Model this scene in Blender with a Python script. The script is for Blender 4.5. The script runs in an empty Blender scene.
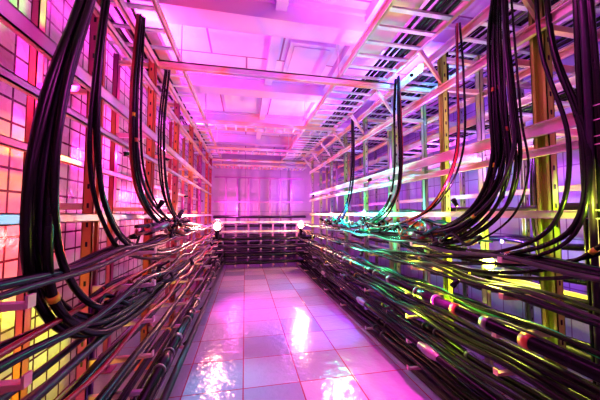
import bpy, math, random
from mathutils import Vector
random.seed(11)
S=bpy.context.scene
S.view_settings.view_transform='Standard'
try: S.view_settings.look='Medium High Contrast'
except Exception as e: print('look',e)
LK=.88   # global lamp dimmer

# ---------------- materials ----------------
def newmat(name):
    m=bpy.data.materials.new(name); m.use_nodes=True
    nt=m.node_tree; b=nt.nodes['Principled BSDF']
    return m,nt,b
def simple(name,col,rough=.4,metal=0.,noise=.25,scale=8,emit=0):
    m,nt,b=newmat(name)
    tc=nt.nodes.new('ShaderNodeTexCoord'); n=nt.nodes.new('ShaderNodeTexNoise'); n.inputs['Scale'].default_value=scale
    n.inputs['Detail'].default_value=5
    nt.links.new(tc.outputs['Object'],n.inputs['Vector'])
    r=nt.nodes.new('ShaderNodeValToRGB')
    r.color_ramp.elements[0].position=.3; r.color_ramp.elements[1].position=.7
    r.color_ramp.elements[0].color=(*[c*(1-noise) for c in col],1)
    r.color_ramp.elements[1].color=(*[min(1,c*(1+noise)) for c in col],1)
    nt.links.new(n.outputs['Fac'],r.inputs['Fac']); nt.links.new(r.outputs['Color'],b.inputs['Base Color'])
    b.inputs['Roughness'].default_value=rough; b.inputs['Metallic'].default_value=metal
    if emit:
        b.inputs['Emission Color'].default_value=(*col,1); b.inputs['Emission Strength'].default_value=emit
    return m
def multi(name,cols,scale,rough=.4,metal=0.,stretch=(1,1,1)):
    m,nt,b=newmat(name)
    tc=nt.nodes.new('ShaderNodeTexCoord'); mp=nt.nodes.new('ShaderNodeMapping'); mp.inputs['Scale'].default_value=stretch
    n=nt.nodes.new('ShaderNodeTexNoise'); n.inputs['Scale'].default_value=scale; n.inputs['Detail'].default_value=1
    nt.links.new(tc.outputs['Object'],mp.inputs['Vector']); nt.links.new(mp.outputs[0],n.inputs['Vector'])
    r=nt.nodes.new('ShaderNodeValToRGB'); e=r.color_ramp.elements
    k=len(cols)
    for i,c in enumerate(cols):
        p=.3+.4*i/(k-1)
        if i==0: e[0].position=p; e[0].color=(*c,1)
        elif i==k-1: e[-1].position=p; e[-1].color=(*c,1)
        else:
            q=e.new(p); q.color=(*c,1)
    nt.links.new(n.outputs['Fac'],r.inputs['Fac']); nt.links.new(r.outputs['Color'],b.inputs['Base Color'])
    b.inputs['Roughness'].default_value=rough; b.inputs['Metallic'].default_value=metal
    return m
def tiled(name,c1,c2,mort,w,h,axes,rough=.25,ms=.01,bump=.3,offset=0.):
    m,nt,b=newmat(name)
    tc=nt.nodes.new('ShaderNodeTexCoord'); sp=nt.nodes.new('ShaderNodeSeparateXYZ'); cb=nt.nodes.new('ShaderNodeCombineXYZ')
    nt.links.new(tc.outputs['Object'],sp.inputs[0])
    nt.links.new(sp.outputs[axes[0]],cb.inputs[0]); nt.links.new(sp.outputs[axes[1]],cb.inputs[1])
    br=nt.nodes.new('ShaderNodeTexBrick'); br.offset=offset; br.squash=1
    br.inputs['Color1'].default_value=(*c1,1); br.inputs['Color2'].default_value=(*c2,1); br.inputs['Mortar'].default_value=(*mort,1)
    br.inputs['Scale'].default_value=1; br.inputs['Mortar Size'].default_value=ms; br.inputs['Mortar Smooth'].default_value=.2
    br.inputs['Brick Width'].default_value=w; br.inputs['Row Height'].default_value=h
    nt.links.new(cb.outputs[0],br.inputs['Vector'])
    nt.links.new(br.outputs['Color'],b.inputs['Base Color'])
    n=nt.nodes.new('ShaderNodeTexNoise'); n.inputs['Scale'].default_value=5; n.inputs['Detail'].default_value=4
    nt.links.new(tc.outputs['Object'],n.inputs['Vector'])
    mr=nt.nodes.new('ShaderNodeMapRange'); mr.inputs['To Min'].default_value=rough*.6; mr.inputs['To Max'].default_value=rough*1.5
    nt.links.new(n.outputs['Fac'],mr.inputs['Value']); nt.links.new(mr.outputs[0],b.inputs['Roughness'])
    n2=nt.nodes.new('ShaderNodeTexNoise'); n2.inputs['Scale'].default_value=12; n2.inputs['Detail'].default_value=4
    nt.links.new(tc.outputs['Object'],n2.inputs['Vector'])
    bp0=nt.nodes.new('ShaderNodeBump'); bp0.inputs['Strength'].default_value=.8; bp0.inputs['Distance'].default_value=.01
    nt.links.new(n2.outputs['Fac'],bp0.inputs['Height'])
    bp=nt.nodes.new('ShaderNodeBump'); bp.inputs['Strength'].default_value=bump; bp.inputs['Distance'].default_value=.01; bp.invert=True
    nt.links.new(bp0.outputs[0],bp.inputs['Normal'])
    nt.links.new(br.outputs['Fac'],bp.inputs['Height']); nt.links.new(bp.outputs[0],b.inputs['Normal'])
    return m

M_floor=tiled('floor_tiles',(.62,.46,.66),(.36,.32,.5),(.45,.05,.12),.5,.5,(0,1),rough=.13,ms=.006,bump=.3)
M_floor.node_tree.nodes['Principled BSDF'].inputs['Specular IOR Level'].default_value=.7
M_wallL=tiled('glazed_tile_wall_left',(.9,.75,.75),(.6,.5,.6),(.10,.02,.06),.15,.15,(1,2),rough=.25,ms=.009)
M_wallR=tiled('glazed_tile_wall_right',(.6,.55,.8),(.5,.5,.75),(.25,.15,.4),.3,.3,(1,2),rough=.3,ms=.008)
M_wallB=tiled('panel_wall_end',(.65,.45,.7),(.6,.42,.7),(.35,.18,.45),1.2,1.6,(0,2),rough=.4,ms=.008)
M_ceil=tiled('ceiling_panels',(.95,.7,.92),(.6,.5,.95),(.4,.12,.4),.95,1.3,(0,1),rough=.6,ms=.014,offset=.5)
M_beam=multi('painted_concrete',[(.95,.5,.7),(.65,.5,.95),(.95,.8,.95)],1.2,rough=.6)
M_post=multi('rack_post_warm_light_tint',[(.45,.03,.14),(.7,.08,.16),(.9,.40,.10),(.6,.08,.30),(.35,.05,.40)],1.3,rough=.35,stretch=(1,1,.6))  # coloured light on the steel posts mixed into the colour pattern
M_postLit=multi('rack_post_yellow_lit',[(.30,.55,.12),(.5,.75,.12),(.75,.8,.15),(.45,.7,.15),(.65,.6,.45)],1.1,rough=.35,stretch=(1,1,.5))  # yellow lamp light on the near right posts put into their colour
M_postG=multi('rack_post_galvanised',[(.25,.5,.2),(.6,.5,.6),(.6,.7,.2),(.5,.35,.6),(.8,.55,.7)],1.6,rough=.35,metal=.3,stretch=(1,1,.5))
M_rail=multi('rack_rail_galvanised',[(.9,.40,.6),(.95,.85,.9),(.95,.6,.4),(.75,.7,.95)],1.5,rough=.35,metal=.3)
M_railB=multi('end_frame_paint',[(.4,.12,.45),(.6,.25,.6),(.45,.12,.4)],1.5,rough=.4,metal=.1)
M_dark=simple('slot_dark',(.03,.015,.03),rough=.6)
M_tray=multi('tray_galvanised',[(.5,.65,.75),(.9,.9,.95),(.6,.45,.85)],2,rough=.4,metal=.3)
M_blk=simple('cable_black_rubber',(.008,.007,.010),rough=.27,scale=14,noise=.5)
M_blk.node_tree.nodes['Principled BSDF'].inputs['Specular IOR Level'].default_value=.4
M_gry=simple('cable_grey',(.06,.055,.065),rough=.4)
M_pur=simple('cable_purple',(.04,.018,.055),rough=.3)
M_red=simple('cable_red',(.35,.012,.03),rough=.3)
M_mag=simple('cable_magenta',(.4,.04,.2),rough=.35)
M_grn=simple('cable_green',(.02,.35,.16),rough=.35)
M_yel=simple('cable_yellow_tag',(.8,.65,.05),rough=.4)
M_org=simple('cable_copper_tag',(.65,.18,.08),rough=.35,metal=.3)
M_wht=simple('cable_white_tag',(.6,.55,.6),rough=.4)
M_blu=simple('cable_teal',(.02,.3,.35),rough=.35)
M_stl=simple('clamp_steel',(.33,.30,.31),rough=.35,metal=.7)
PAL=[M_blk,M_gry,M_pur,M_red,M_mag,M_grn,M_yel,M_org,M_wht,M_blu,M_stl]
BLK,GRY,PUR,RED,MAG,GRN,YEL,ORG,WHT,BLU,STL=range(11)

# ---------------- mesh builder ----------------
class MB:
    def __init__(s,mats): s.v=[];s.f=[];s.m=[];s.sm=[];s.mats=mats
    def box(s,x0,x1,y0,y1,z0,z1,m=0):
        b=len(s.v)
        s.v+=[(x0,y0,z0),(x1,y0,z0),(x1,y1,z0),(x0,y1,z0),(x0,y0,z1),(x1,y0,z1),(x1,y1,z1),(x0,y1,z1)]
        for q in [(0,3,2,1),(4,5,6,7),(0,1,5,4),(1,2,6,5),(2,3,7,6),(3,0,4,7)]:
            s.f.append(tuple(b+i for i in q)); s.m.append(m); s.sm.append(False)
    def prism(s,pts,axis,a0,a1,m=0):
        b=len(s.v);n=len(pts)
        for a in (a0,a1):
            for u,v in pts: s.v.append((u,a,v))
        for i in range(n):
            j=(i+1)%n; s.f.append((b+i,b+j,b+n+j,b+n+i)); s.m.append(m); s.sm.append(False)
        s.f.append(tuple(b+i for i in range(n))[::-1]); s.f.append(tuple(b+n+i for i in range(n))); s.m+=[m,m]; s.sm+=[False,False]
    def tube(s,pts,r,m=0,n=8,smooth=6,rs=None):
        P=[Vector(p) for p in pts]
        if smooth>1 and len(P)>2:
            Q=[]
            E=[P[0]*2-P[1]]+P+[P[-1]*2-P[-2]]
            for i in range(1,len(E)-2):
                for k in range(smooth):
                    t=k/smooth;a,b_,c,d=E[i-1],E[i],E[i+1],E[i+2]
                    Q.append(.5*((2*b_)+(c-a)*t+(2*a-5*b_+4*c-d)*t*t+(3*b_-a-3*c+d)*t**3))
            Q.append(P[-1]); P=Q
        L=len(P); base=len(s.v)
        up=Vector((0,0,1)); T=(P[1]-P[0]).normalized()
        if abs(T.z)>.9: up=Vector((1,0,0))
        N=(up-T*up.dot(T)).normalized()
        for i,p in enumerate(P):
            T=(P[min(i+1,L-1)]-P[max(i-1,0)]).normalized()
            N=(N-T*N.dot(T)).normalized(); B=T.cross(N)
            rr=rs[i] if rs else r
            for k in range(n):
                a=2*math.pi*k/n
                s.v.append(tuple(p+N*(math.cos(a)*rr)+B*(math.sin(a)*rr)))
        for i in range(L-1):
            for k in range(n):
                k2=(k+1)%n
                s.f.append((base+i*n+k,base+i*n+k2,base+(i+1)*n+k2,base+(i+1)*n+k)); s.m.append(m); s.sm.append(True)
        s.f.append(tuple(base+k for k in range(n))[::-1]); s.f.append(tuple(base+(L-1)*n+k for k in range(n)))
        s.m+=[m,m]; s.sm+=[False,False]
        return P
    def coupling(s,p,q,r,m=0,n=12,m2=None):
        P=Vector(p);Q=Vector(q);ts=[0,.03,.12,.15,.28,.3,.7,.72,.85,.88,.97,1];k=[.5,.75,.8,.9,.95,1.1,1.1,.95,.9,.8,.75,.5]
        s.tube([P.lerp(Q,t) for t in ts],r,m,n,1,[r*x for x in k])
        if m2 is not None:
            for t in (.08,.86): s.tube([P.lerp(Q,t),P.lerp(Q,t+.06)],r*1.02,m2,n,1)
    def sphere(s,c,r,m=0,sx=1,sy=1,sz=1,nu=16,nv=10):
        pts=[];rs=[]
        for i in range(nv+1):
            a=math.pi*i/nv; pts.append((c[0],c[1],c[2]-math.cos(a)*r*sz)); rs.append(max(.0005,math.sin(a)*r))
        s.tube(pts,r,m,nu,1,rs)
    def done(s,name,parent=None):
        me=bpy.data.meshes.new(name); me.from_pydata(s.v,[],s.f)
        for m in s.mats: me.materials.append(m)
        me.polygons.foreach_set('material_index',s.m); me.polygons.foreach_set('use_smooth',s.sm); me.update()
        o=bpy.data.objects.new(name,me); S.collection.objects.link(o)
        if parent: o.parent=parent
        return o

XL,XR,YB,YF,H=-1.5,3.9,9.5,-1.6,3.75
def room(name,mat,*a):
    b=MB([mat]); b.box(*a); return b.done(name)
room('floor',M_floor,XL-.1,XR+.1,YF-.1,YB+.1,-.1,0)
room('ceiling',M_ceil,XL-.1,XR+.1,YF-.1,YB+.1,H,H+.1)
room('wall_left',M_wallL,XL-.1,XL,YF-.1,YB+.1,0,H)
room('wall_right',M_wallR,XR,XR+.1,YF-.1,YB+.1,0,H)
room('wall_back',M_wallB,XL,XR,YB,YB+.1,0,H)
room('wall_front',M_wallB,XL,XR,YF-.1,YF,0,H)
for y in (1.2,2.9,4.6,6.3,8.0):
    b=MB([M_beam]) 
    b.box(XL,XR,y-.14,y+.14,H-.22,H); b.box(XL,XR,y-.18,y+.18,H-.05,H)
    b.done('ceiling_beam')
for x in (.35,1.35):
    b=MB([M_beam]); b.box(x-.06,x+.06,YF,YB,H-.12,H); b.done('ceiling_joist')
b=MB([M_beam,M_tray])
for (x,y) in ((-.2,2.05),(.85,3.75),(-.1,5.4),(.85,7.1),(.85,2.0)):
    b.box(x-.3,x+.3,y-.4,y+.4,H-.06,H,0)
    b.box(x-.24,x+.24,y-.34,y+.34,H-.075,H-.06,0)
b.done('ceiling_vent_panels')

# ---------------- racks ----------------
def post(b,x,y,z0,z1,side,m=0,w=.06,d=.045,slots=True):
    t=.006
    b.box(x-d/2,x+d/2,y-w/2,y-w/2+t,z0,z1,m)
    b.box(x-d/2,x+d/2,y+w/2-t,y+w/2,z0,z1,m)
    xb=x+side*(d/2-t/2)
    b.box(xb-t/2,xb+t/2,y-w/2,y+w/2,z0,z1,m)
    xf=x-side*(d/2-t/2)
    b.box(xf-t/2,xf+t/2,y-w/2,y-w/4,z0,z1,m); b.box(xf-t/2,xf+t/2,y+w/4,y+w/2,z0,z1,m)
    if slots:
        z=z0+.1
        while z<z1-.1:
            b.box(x-.006,x+.006,y-w/2-.002,y-w/2,z,z+.03,2); z+=.12
    b.box(x-.07,x+.07,y-.07,y+.07,z0,z0+.01,m)
def arm(b,x,side,y,z,L,m=1):
    x1=x-side*L
    pts=[(x,z-.045),(x,z),(x1,z),(x1,z+.02),(x1-side*.008,z+.02),(x1-side*.008,z-.015)]
    b.prism(pts,'y',y-.015,y+.015,m)
def rail(b,x,y0,y1,z,h=.07,m=1):
    b.box(x-.004,x+.004,y0,y1,z-h/2,z+h/2,m)
    b.box(x-.03,x+.004,y0,y1,z+h/2-.006,z+h/2,m); b.box(x-.03,x+.004,y0,y1,z-h/2,z-h/2+.006,m)

YR=[-.37,.53,1.43,2.35,3.25,4.15,5.05,5.95,6.85,7.75]
LZR=[.10,.34,.56,.78,1.0,1.22]
b=MB([M_postLit,M_rail,M_dark,M_postG])
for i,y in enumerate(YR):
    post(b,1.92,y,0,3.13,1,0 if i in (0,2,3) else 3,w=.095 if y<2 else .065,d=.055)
    post(b,2.35,y,0,3.13,-1,3,slots=False)
    for z in LZR: arm(b,1.9,1,y,z,.42 if z<1 else .36)
    for z in (1.5,2.05,2.75,3.05): b.box(1.93,2.34,y-.02,y+.02,z-.02,z+.02,1)
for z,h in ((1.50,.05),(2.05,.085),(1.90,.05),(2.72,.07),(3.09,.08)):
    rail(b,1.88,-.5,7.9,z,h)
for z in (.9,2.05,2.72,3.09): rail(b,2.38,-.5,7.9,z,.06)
for y in YR[2:]:
    b.prism([(1.9,2.85),(1.9,2.80),(1.66,3.1),(1.7,3.12)],'y',y-.012,y+.012,1)
b.done('cable_rack')

YL=[-.2,.9,1.98,3.05,4.1,5.15,6.2,7.25,8.0]
LZL=[.16,.38,.6,.82,1.05,1.26]
b=MB([M_post,M_rail,M_dark])
for y in YL:
    post(b,-.96,y,0,3.13,-1,0,w=.085,d=.06)
    post(b,-1.3,y,0,3.13,1,0,slots=False)
    for z in LZL: arm(b,-.94,-1,y,z,.36)
    for z in (1.55,2.3,3.05): b.box(-1.29,-.98,y-.02,y+.02,z-.02,z+.02,1)
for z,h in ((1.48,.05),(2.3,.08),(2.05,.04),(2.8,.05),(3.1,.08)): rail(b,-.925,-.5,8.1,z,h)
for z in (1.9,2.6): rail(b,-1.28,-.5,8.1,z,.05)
b.done('cable_rack')

b=MB([M_postG,M_rail,M_dark])
for y in YR:
    post(b,3.1,y+.2,0,3.13,1,0)
    for z in (.3,.6,.9,1.2,1.5): arm(b,3.08,1,y+.2,z,.3)
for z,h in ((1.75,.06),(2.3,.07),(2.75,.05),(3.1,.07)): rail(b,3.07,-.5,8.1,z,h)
b.done('cable_rack')

# end racks
for (yy,top) in ((8.0,1.3),(9.0,2.7)):
    b=MB([M_railB,M_rail,M_dark])
    for i,x in enumerate((-.6,-.25,.1,.45,.8,1.15,1.5)):
        b.box(x-.025,x+.025,yy,yy+.04,0,top,0)
        for z in (.12,.34,.56,.78): b.box(x-.02,x+.02,yy-.25,yy+.01,z-.03,z,1)
    for z in ((1.02,1.28) if yy<8.5 else (1.9,top-.02)): b.box(-.95,1.9,yy-.03,yy,z-.025,z+.025,1 if yy<8.5 else 0)
    b.done('cable_rack')
    b=MB(PAL)
    for z in (.12,.34,.56,.78,1.1,1.38)[:4 if yy<8.5 else 6]:
        for k in range(4):
            r=random.uniform(.03,.042); y=yy-.21+k*.06
            pts=[(-.95+i*.29,y+random.uniform(-.01,.01),z+r+random.uniform(0,.02)) for i in range(11)]
            b.tube(pts,r,random.choice([BLK,BLK,BLK,PUR,GRY]))
    b.done('cable_bundle')

# ---------------- trays ----------------
def tray_y(name,x0,x1,z,y0,y1,step=.22,hh=.07):
    b=MB([M_tray,M_rail])
    for x in (x0,x1):
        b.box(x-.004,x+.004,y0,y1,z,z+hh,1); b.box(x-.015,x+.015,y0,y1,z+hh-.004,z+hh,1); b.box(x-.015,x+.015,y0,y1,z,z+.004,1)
    y=y0+.05
    while y<y1:
        b.box(x0,x1,y-.022,y+.022,z+.008,z+.026,0); y+=step
    return b.done(name)
def tray_x(name,y0,y1,z,x0,x1,step=.18,hh=.06):
    b=MB([M_tray,M_rail])
    for y in (y0,y1):
        b.box(x0,x1,y-.004,y+.004,z,z+hh,1); b.box(x0,x1,y-.015,y+.015,z+hh-.004,z+hh,1); b.box(x0,x1,y-.015,y+.015,z,z+.004,1)
    x=x0+.05
    while x<x1:
        b.box(x-.015,x+.015,y0,y1,z+.008,z+.024,0); x+=step
    return b.done(name)
tray_y('ladder_cable_tray',1.12,1.72,3.16,-.5,9.3)
tray_y('ladder_cable_tray',1.98,2.5,3.16,-.5,9.3)
tray_y('ladder_cable_tray',2.7,3.3,3.16,-.5,9.3,.3)
tray_y('ladder_cable_tray',2.5,2.95,2.5,-.5,9.3,.3)
tray_y('ladder_cable_tray',3.35,3.75,2.9,-.5,9.3,.25)
tray_y('ladder_cable_tray',-1.3,-.72,3.16,-.5,9.3,.28)
tray_x('ladder_cable_tray',4.95,5.3,3.09,-.95,1.9)
tray_x('ladder_cable_tray',6.9,7.35,3.09,-.95,1.9)
tray_x('ladder_cable_tray',8.45,8.9,2.95,-.95,1.9,.12)
tray_x('ladder_cable_tray',3.6,4.0,2.85,2.0,3.8)
tray_x('ladder_cable_tray',2.0,2.35,2.85,2.4,3.8)
for y in (1.2,3.12,8.35):
    b=MB([M_rail]); b.box(-.95,3.1,y-.03,y+.03,3.135,3.15); b.box(-.95,3.1,y-.03,y-.024,3.08,3.15); b.box(-.95,3.1,y+.024,y+.03,3.08,3.15); b.done('cross_strut')
b=MB([M_tray])
for y in (1.2,3.12,5.02,7.02,8.35):
    for x in (-.7,1.1,1.74,2.6): b.tube([(x,y,3.1),(x,y,H)],.007,0,6,1)
b.done('hanger_rods')
b=MB(PAL)
for (x0,x1,z,n) in ((2.02,2.46,3.19,6),(2.75,3.25,3.19,5),(-1.26,-.9,3.19,5),(2.54,2.9,2.53,5),(1.44,1.68,3.19,5)):
    for k in range(n):
        r=random.uniform(.014,.028); x=x0+(x1-x0)*(k+.5)/n
        pts=[(x+random.uniform(-.02,.02),-.4+i*.8,z+r) for i in range(12)]
        b.tube(pts,r,random.choice([BLK,BLK,GRY,PUR]),6,4)
b.done('tray_cables')

# ---------------- long horizontal cables ----------------
def longcables(name,xa,xb,levels,posts,cols,jit=.02,nmin=4,nmax=6,rr=(.014,.034),pc=.28,tags=1,sg=.05):
    b=MB(PAL)
    for z in levels:
        n=random.randint(nmin,nmax)
        for k in range(n):
            r=random.uniform(*rr); x=xa+(xb-xa)*(k+.5)/n
            sag=random.uniform(.005,sg); ph=random.uniform(0,6)
            pts=[];yy=[]
            for i in range(len(posts)-1):
                yy.append((posts[i],0)); yy.append(((posts[i]+posts[i+1])/2,1))
            yy.append((posts[-1],0))
            for (y,s_) in yy:
                pts.append((x+jit*math.sin(y*1.1+ph)+random.uniform(-.006,.006),y,z+r+.004-(sag if s_ else 0)))
            c=random.choice(cols)
            P=b.tube(pts,r,c,8,5)
            for t in range(random.randint(0,tags)):
                i=random.randint(len(P)//4,len(P)-3)
                a=P[i];q=P[i]+(P[i+1]-P[i]).normalized()*random.uniform(.02,.04)
                b.tube([a,q],r+.003,random.choice([YEL,ORG,WHT,GRN,STL]),8,1)
            if random.random()<pc:
                i=random.randint(int(len(P)*.3),len(P)-5)
                dr=(P[i+1]-P[i]).normalized()
                b.coupling(P[i],P[i]+dr*.22,r*1.2+.005,random.choice([BLK,BLK,STL]),12,STL)
    return b.done(name)
DK=[BLK]*8+[GRY,PUR]
longcables('cable_bundle',1.53,1.86,LZR[:3],YR,DK,nmin=3,nmax=4,rr=(.018,.032),jit=.015,sg=.03,pc=.5)
longcables('cable_bundle',1.53,1.86,LZR[3:],YR,DK+[RED,GRN,BLU],nmin=4,nmax=5,rr=(.010,.022),pc=.5)
longcables('cable_bundle',-.88,-.62,LZL[:3],YL,DK,nmin=2,nmax=3,rr=(.02,.034),sg=.02,pc=.4)
longcables('cable_bundle',-.88,-.62,LZL[3:],YL,DK+[RED,GRY],nmin=3,nmax=4,rr=(.010,.022))
longcables('cable_bundle',2.82,3.04,(.3,.6,.9,1.2,1.5),[y+.2 for y in YR],DK,nmin=3,nmax=4,rr=(.02,.035))
longcables('cable_bundle',2.0,2.28,(.3,.62,.9,1.52),YR,DK,nmin=2,nmax=3,rr=(.014,.028))

b=MB([M_blk,M_org,M_stl])
b.tube([(1.47,-.5,.83),(1.47,8,.83)],.034,0,14,1)
for y in (1.9,2.9,4.3,6.0): b.coupling((1.47,y,.83),(1.47,y+.3,.83),.045,0,14,2)
for y in (1.2,1.7,3.6,5.1): b.tube([(1.47,y,.83),(1.47,y+.05,.83)],.040,1,14,1)
for y in (1.45,2.6,3.9,4.8): b.tube([(1.47,y,.83),(1.47,y+.05,.83)],.040,2,14,1)
for y in YR: b.tube([(1.47,y,.83),(1.52,y,.79)],.012,2,8,1)
b.done('conduit_pipe')
b=MB([M_blk,M_org,M_stl])
b.tube([(1.46,-.5,.40),(1.46,8,.40)],.026,0,14,1)
for y in (1.9,3.2,4.9): b.coupling((1.46,y,.40),(1.46,y+.25,.40),.036,2)
for y in YR: b.tube([(1.46,y,.40),(1.52,y,.34)],.012,2,8,1)
b.done('conduit_pipe')
b=MB([M_blk,M_org,M_gry,M_stl])
b.tube([(-.55,-.3,.46),(-.55,8,.46)],.032,0,14,1)
b.tube([(-.53,-.3,.24),(-.53,8,.24)],.028,2,14,1)
for y in (2.0,2.9,4.4,6.0): b.coupling((-.55,y,.46),(-.55,y+.3,.46),.043,0,14,3)
for y in (2.5,3.5,5.1): b.tube([(-.55,y,.46),(-.55,y+.05,.46)],.040,3,14,1)
for y in YL:
    b.tube([(-.55,y,.46),(-.60,y,.40)],.012,2,8,1); b.tube([(-.53,y,.24),(-.60,y,.18)],.012,2,8,1)
b.done('conduit_pipe')
b=MB(PAL)
for k in range(5):
    r=random.uniform(.012,.02); x=1.56+.035*k
    pts=[(x+.025*math.sin(y*.9+k*.8),y,r+.002) for y in [-.4+.7*i for i in range(13)]]
    b.tube(pts,r,random.choice([BLK,BLK,GRY,PUR]))
b.done('floor_cables')

# ---------------- hanging loops ----------------
def loops(name,path,n,sp,rr,cols,grow=0.,xs=1.):
    b=MB(PAL)
    for k in range(n):
        r=random.uniform(*rr); L=len(path)
        ox,oy,oz=[random.uniform(-1,1)*sp for _ in range(3)]; ox*=xs
        pts=[]
        for i,p in enumerate(path):
            t=i/(L-1); g=1+grow*math.sin(math.pi*t)
            pts.append((p[0]+ox*g*.5+random.uniform(-.006,.006),p[1]+oy*g+random.uniform(-.012,.012),p[2]+oz*g*(1 if 0<i<L-1 else .1)))
        P=b.tube(pts,r,random.choice(cols),8,7)
        if random.random()<.5:
            i=random.randint(8,len(P)-4); b.tube([P[i],P[i]+(P[i+1]-P[i]).normalized()*.03],r+.003,random.choice([YEL,WHT,ORG]),8,1)
    return b.done(name)
B1=[BLK,BLK,BLK,BLK,PUR]
loops('hanging_cable_loop',[(-.86,1.80,3.15),(-.84,1.62,2.65),(-.81,1.38,2.05),(-.77,1.25,1.55),(-.77,1.33,1.2),(-.75,1.62,.96),(-.72,2.1,.9),(-.7,2.7,.93),(-.72,3.7,.9),(-.75,5,.88)],6,.04,(.011,.019),B1,.9)
loops('hanging_cable_loop',[(-.86,1.90,3.15),(-.84,1.76,2.4),(-.81,1.70,1.85),(-.79,1.80,1.5),(-.77,2.15,1.26),(-.75,3.0,1.12),(-.75,4.2,1.12)],3,.03,(.012,.018),B1,.6)
loops('hanging_cable_loop',[(-.86,2.40,3.15),(-.85,2.30,2.5),(-.83,2.30,1.9),(-.8,2.5,1.58),(-.76,3.0,1.38),(-.74,3.9,1.33),(-.75,5,1.31)],6,.04,(.008,.014),[BLK,BLK,BLK,RED,PUR],.7)
loops('hanging_cable_loop',[(-.86,3.2,3.15),(-.85,3.0,2.4),(-.83,3.05,1.8),(-.8,3.4,1.48),(-.76,4.0,1.35),(-.74,5.0,1.33)],4,.04,(.007,.012),[BLK,BLK,RED],.7)
# right
loops('hanging_cable_loop',[(1.8,1.60,3.15),(1.74,1.56,2.75),(1.68,1.50,2.2),(1.66,1.48,1.85),(1.63,1.6,1.55),(1.62,1.98,1.34),(1.63,2.6,1.28),(1.68,3.6,1.27)],20,.055,(.006,.013),[BLK]*6+[RED,PUR],.9)
loops('hanging_cable_loop',[(1.85,1.36,3.15),(1.84,1.33,2.5),(1.83,1.19,1.9),(1.74,1.2,1.42),(1.66,1.5,1.22),(1.63,2.1,1.12),(1.66,3.2,1.06)],4,.03,(.010,.015),[BLK,BLK,BLK,PUR],.8)
loops('hanging_cable_loop',[(1.8,2.0,3.15),(1.78,1.98,2.6),(1.76,1.98,2.0),(1.7,2.15,1.62),(1.66,2.5,1.42),(1.66,3.3,1.3),(1.7,4.3,1.28)],4,.03,(.006,.011),[BLK,BLK,BLK,RED,PUR],.9)
loops('hanging_cable_loop',[(1.8,2.95,3.15),(1.76,2.9,2.7),(1.74,2.85,2.1),(1.72,2.95,1.7),(1.68,3.3,1.45),(1.68,4.0,1.32),(1.7,5,1.28)],6,.05,(.007,.013),[BLK,BLK,BLK,RED,GRN],.9)
loops('hanging_cable_loop',[(1.8,4.4,3.15),(1.78,4.35,2.4),(1.74,4.45,1.8),(1.7,4.8,1.45),(1.7,5.6,1.28)],5,.05,(.008,.014),[BLK,BLK,PUR],.9)
loops('hanging_cable_loop',[(1.95,.7,2.2),(1.9,.85,1.7),(1.8,1.1,1.3),(1.7,1.5,1.14),(1.66,2.1,1.12),(1.68,3.0,1.25)],3,.04,(.010,.016),[BLK,BLK,PUR],.8)
loops('hanging_cable_riser',[(1.85,1.15,3.15),(1.86,1.15,2.2),(1.87,1.16,1.2),(1.87,1.15,.02)],5,.03,(.012,.018),[BLK,BLK,BLK,PUR],.2)
loops('hanging_cable_riser',[(2.55,1.9,2.5),(2.5,1.95,1.7),(2.5,1.9,.9),(2.52,1.92,.02)],4,.05,(.014,.022),[BLK,BLK,PUR],.2)
loops('hanging_cable_riser',[(2.02,2.42,3.15),(2.0,2.44,1.7),(2.0,2.43,.9),(2.0,2.42,.02)],5,.04,(.012,.018),[BLK,BLK,PUR],.2)
def tangle(name,c,s,n,cols):
    b=MB(PAL)
    for k in range(n):
        x,y,z=c[0]+random.uniform(-1,1)*s[0],c[1]+random.uniform(-1,1)*s[1],c[2]+random.uniform(-1,1)*s[2]
        l=random.uniform(.35,.7);pts=[]
        for i in range(6):
            pts.append((x+random.uniform(-.05,.05),y-l/2+l*i/5,z+random.uniform(-.05,.05)))
        r=random.uniform(.007,.014);P=b.tube(pts,r,random.choice(cols),6,5)
        if k%2==0:
            i=random.randint(2,len(P)-6);d=(P[i+1]-P[i]).normalized()
            b.coupling(P[i],P[i]+d*.18,.022,random.choice([BLK,BLK,STL,ORG]),12,STL)
    return b.done(name)
CC=[BLK,BLK,BLK,RED,GRN,GRN,ORG,BLU]
tangle('cable_splices',(1.66,2.7,1.36),(.12,.8,.07),30,CC)
tangle('cable_splices',(1.7,4.6,1.34),(.1,1.0,.07),20,CC)
tangle('cable_splices',(-.76,2.9,1.36),(.08,.7,.07),20,[BLK,BLK,BLK,RED,ORG])
tangle('cable_splices',(-.72,2.3,.98),(.06,.5,.06),12,[BLK,BLK,RED])

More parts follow.
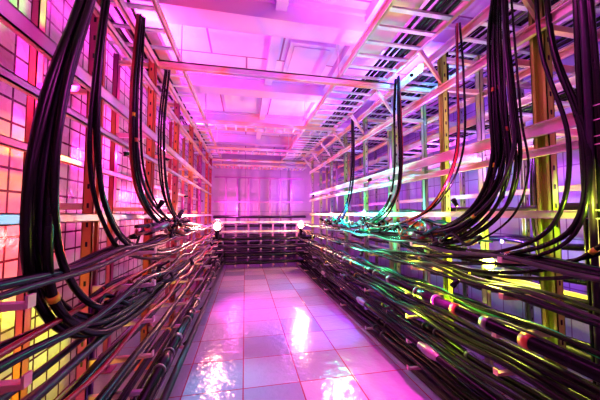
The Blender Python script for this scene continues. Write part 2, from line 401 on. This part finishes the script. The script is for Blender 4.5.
# ---------------- lamps ----------------
def light(name,typ,loc,col,e,size=.1,rot=None,parent=None,sy=None,blend=.3,cone=60):
    l=bpy.data.lights.new(name,typ); l.color=col; l.energy=e*LK
    if typ=='AREA':
        l.size=size
        if sy: l.shape='RECTANGLE'; l.size_y=sy
    else: l.shadow_soft_size=size
    if typ=='SPOT': l.spot_size=math.radians(cone); l.spot_blend=blend
    o=bpy.data.objects.new(name,l); S.collection.objects.link(o); o.location=loc
    if rot: o.rotation_euler=rot
    if parent: o.parent=parent
    return o
def worklamp(loc,col,e,r=.035,em=60,hook=None):
    x,y,z=loc
    M=simple('bulb_glow',col,emit=em)
    b=MB([M,M_blk,M_tray])
    b.sphere((x,y,z),r,0,sz=1.2)
    b.tube([(x,y,z-r*1.1),(x,y,z-r*1.5),(x,y,z-r*1.6),(x,y,z-r*3.6)],r*.6,1,12,1,[r*.7,r*.75,r*.6,r*.5])
    for k in range(4):
        a=k*math.pi/2+.4
        b.tube([(x+math.cos(a)*r*.7,y+math.sin(a)*r*.7,z-r*1.2),(x+math.cos(a)*r*1.5,y+math.sin(a)*r*1.5,z),(x+math.cos(a)*r*.8,y+math.sin(a)*r*.8,z+r*1.7),(x,y,z+r*1.9)],.0018,2,5,4)
    if hook: b.tube([(x,y,z-r*3.5),((x+hook[0])/2,(y+hook[1])/2,(z+hook[2])/2-.03),hook],.006,1,6,5)
    o=b.done('work_lamp')
    light('lamp_light','POINT',(x,y,z+r*3),tuple(min(1,c) for c in col),e,.03,parent=o)
    return o
worklamp((-.5,5.3,1.28),(1,.36,.28),80,.065,16,(-.62,5.3,1.05))
worklamp((1.42,7.0,1.22),(1,.5,.3),80,.07,16,(1.56,7.0,1.0))
worklamp((1.98,1.95,1.10),(.95,1,.12),44,.042,30,(1.9,2.1,1.0))
worklamp((1.52,3.35,1.5),(.08,1,.5),34,.022,30,(1.6,3.3,1.22))
worklamp((1.52,4.5,1.45),(.03,.8,.9),38,.022,30,(1.6,4.5,1.22))

def fill_gel(loc,aim,col,e,cone=70,blend=.25):  # added spotlight with invented housing, tints walls, floor, racks and trays
    d=(Vector(aim)-Vector(loc)).normalized()
    q=d.to_track_quat('-Z','Y').to_euler()
    b=MB([M_blk,M_stl]); L=Vector(loc)
    b.tube([L-d*.07,L-d*.065,L-d*.03,L-d*.027,L-d*.003],.016,0,12,1,[.007,.014,.016,.019,.020])
    b.tube([L-d*.05,L-d*.05-Vector((0,0,.05))],.003,1,6,1)
    o=b.done('added_gel_spot')
    light('added_gel_beam','SPOT',loc,col,e,.015,q,o,None,blend,cone)
# left wall washes
fill_gel((-.98,1.25,.62),(-1.5,2.0,.65),(1,.75,.05),28,120,.6)
fill_gel((-1.0,2.8,.7),(-1.5,2.3,.4),(.75,1,.03),30,100,.6)
fill_gel((-1.0,2.7,1.3),(-1.5,2.0,1.45),(1,.07,.06),64,105,.5)
fill_gel((-1.0,2.5,2.0),(-1.5,2.2,1.9),(1,.6,.03),16,55,.4)
fill_gel((-1.0,1.9,2.3),(-1.5,1.9,2.4),(1,.04,.65),46,110,.6)
fill_gel((-1.0,2.2,2.85),(-1.5,1.8,3.0),(.25,1,.15),26,80,.5)
fill_gel((-1.0,3.7,2.2),(-1.5,3.0,2.2),(1,.04,.55),90,115,.5)
fill_gel((-1.0,4.9,1.8),(-1.5,4.3,1.7),(1,.05,.45),70,110,.5)
fill_gel((-1.0,6.6,1.8),(-1.5,6.0,1.7),(1,.15,.3),50,110,.5)
# floor washes
fill_gel((-.5,2.9,1.0),(-.1,2.5,0),(.05,.9,1),40,65,.9)
fill_gel((1.4,3.2,1.0),(1.0,3.7,0),(.2,.10,1),120,80,.9)
fill_gel((1.42,1.7,1.0),(1.0,2.5,0),(1,.03,.55),120,90,.9)
fill_gel((-.5,4.6,1.0),(.3,4.6,0),(1,.03,.8),110,95,.9)
fill_gel((1.4,5.6,1.0),(.8,5.8,0),(.1,.5,1),40,80,.9)
# right side
fill_gel((1.40,2.5,.6),(1.95,1.7,1.1),(.6,1,.04),44,120,.6)
fill_gel((1.42,4.0,1.05),(1.9,3.2,.7),(.1,1,.3),46,120,.6)
fill_gel((2.15,3.3,1.1),(1.95,2.3,1.6),(.75,1,.04),60,120,.6)
fill_gel((1.75,1.0,1.55),(1.92,1.43,1.6),(.6,1,.05),18,110,.6)
fill_gel((1.4,2.9,1.9),(1.9,3.3,2.2),(.05,1,.5),24,90,.6)
fill_gel((1.42,5.6,1.9),(1.9,4.9,2.0),(.05,.8,1),30,110,.6)
fill_gel((1.75,2.6,3.0),(2.6,3.6,3.5),(.05,.45,1),60,120,.6)
fill_gel((2.6,2.6,1.2),(3.9,2.4,1.6),(.35,.10,1),60,130,.6)
# uplights onto the overhead trays
fill_gel((1.62,1.9,1.62),(1.6,3.0,3.2),(1,.22,.9),50,90,.7)
fill_gel((2.2,2.0,1.7),(2.7,2.5,3.1),(.6,.35,1),52,110,.7)
fill_gel((-.6,2.2,1.6),(.3,3.6,3.75),(1,.04,.65),80,100,.8)

def fill_fixture(x,y,z,col,e,up=False,sx=.25,sy=1.1):  # added box around a fill area light for ceiling and aisle
    b=MB([M_rail,M_wht]); s=1 if not up else -1
    b.box(x-sx/2-.02,x+sx/2+.02,y-sy/2-.03,y+sy/2+.03,z if not up else z-.06,z+.06 if not up else z)
    o=b.done('added_batten')
    light('added_batten_emitter','AREA',(x,y,z-.01*s),col,e,sx,(math.pi,0,0) if up else (0,0,0),o,sy)
fill_fixture(.5,1.2,3.45,(1,.07,.75),24)
fill_fixture(.5,-.6,3.4,(1,.10,.8),9)
fill_fixture(-1.0,3.4,3.32,(1,.08,.7),34,True)
fill_fixture(1.28,2.2,3.30,(.95,.2,.8),16,True)
fill_fixture(1.28,5.2,3.30,(.9,.12,1),26,True)
fill_fixture(-1.0,6.6,3.32,(1,.10,.7),28,True)
fill_fixture(2.25,3.6,3.38,(.4,.16,1),26,True)
light('rear_fill','POINT',(2.7,3.5,2.3),(.7,.08,1),38,.05)  # added fill points without a lamp body, brighten rear and far end
light('rear_fill','POINT',(2.65,1.2,1.7),(1,.08,.9),22,.05)
light('rear_fill','POINT',(2.65,6.2,2.0),(.5,.10,1),30,.05)
light('rear_fill','POINT',(-.3,8.6,1.7),(1,.14,.7),34,.05)
light('rear_fill','POINT',(1.5,8.6,2.2),(.6,.12,1),30,.05)

w=bpy.data.worlds.new('World'); S.world=w; w.use_nodes=True
w.node_tree.nodes['Background'].inputs[0].default_value=(.5,.15,.6,1); w.node_tree.nodes['Background'].inputs[1].default_value=.2

cam=bpy.data.cameras.new('Camera'); co=bpy.data.objects.new('Camera',cam); S.collection.objects.link(co)
co.location=(0,0,1.5); co.rotation_euler=(math.radians(93),0,math.radians(-11.3)); cam.lens=16.5; cam.sensor_width=36; cam.clip_start=.02
S.camera=co
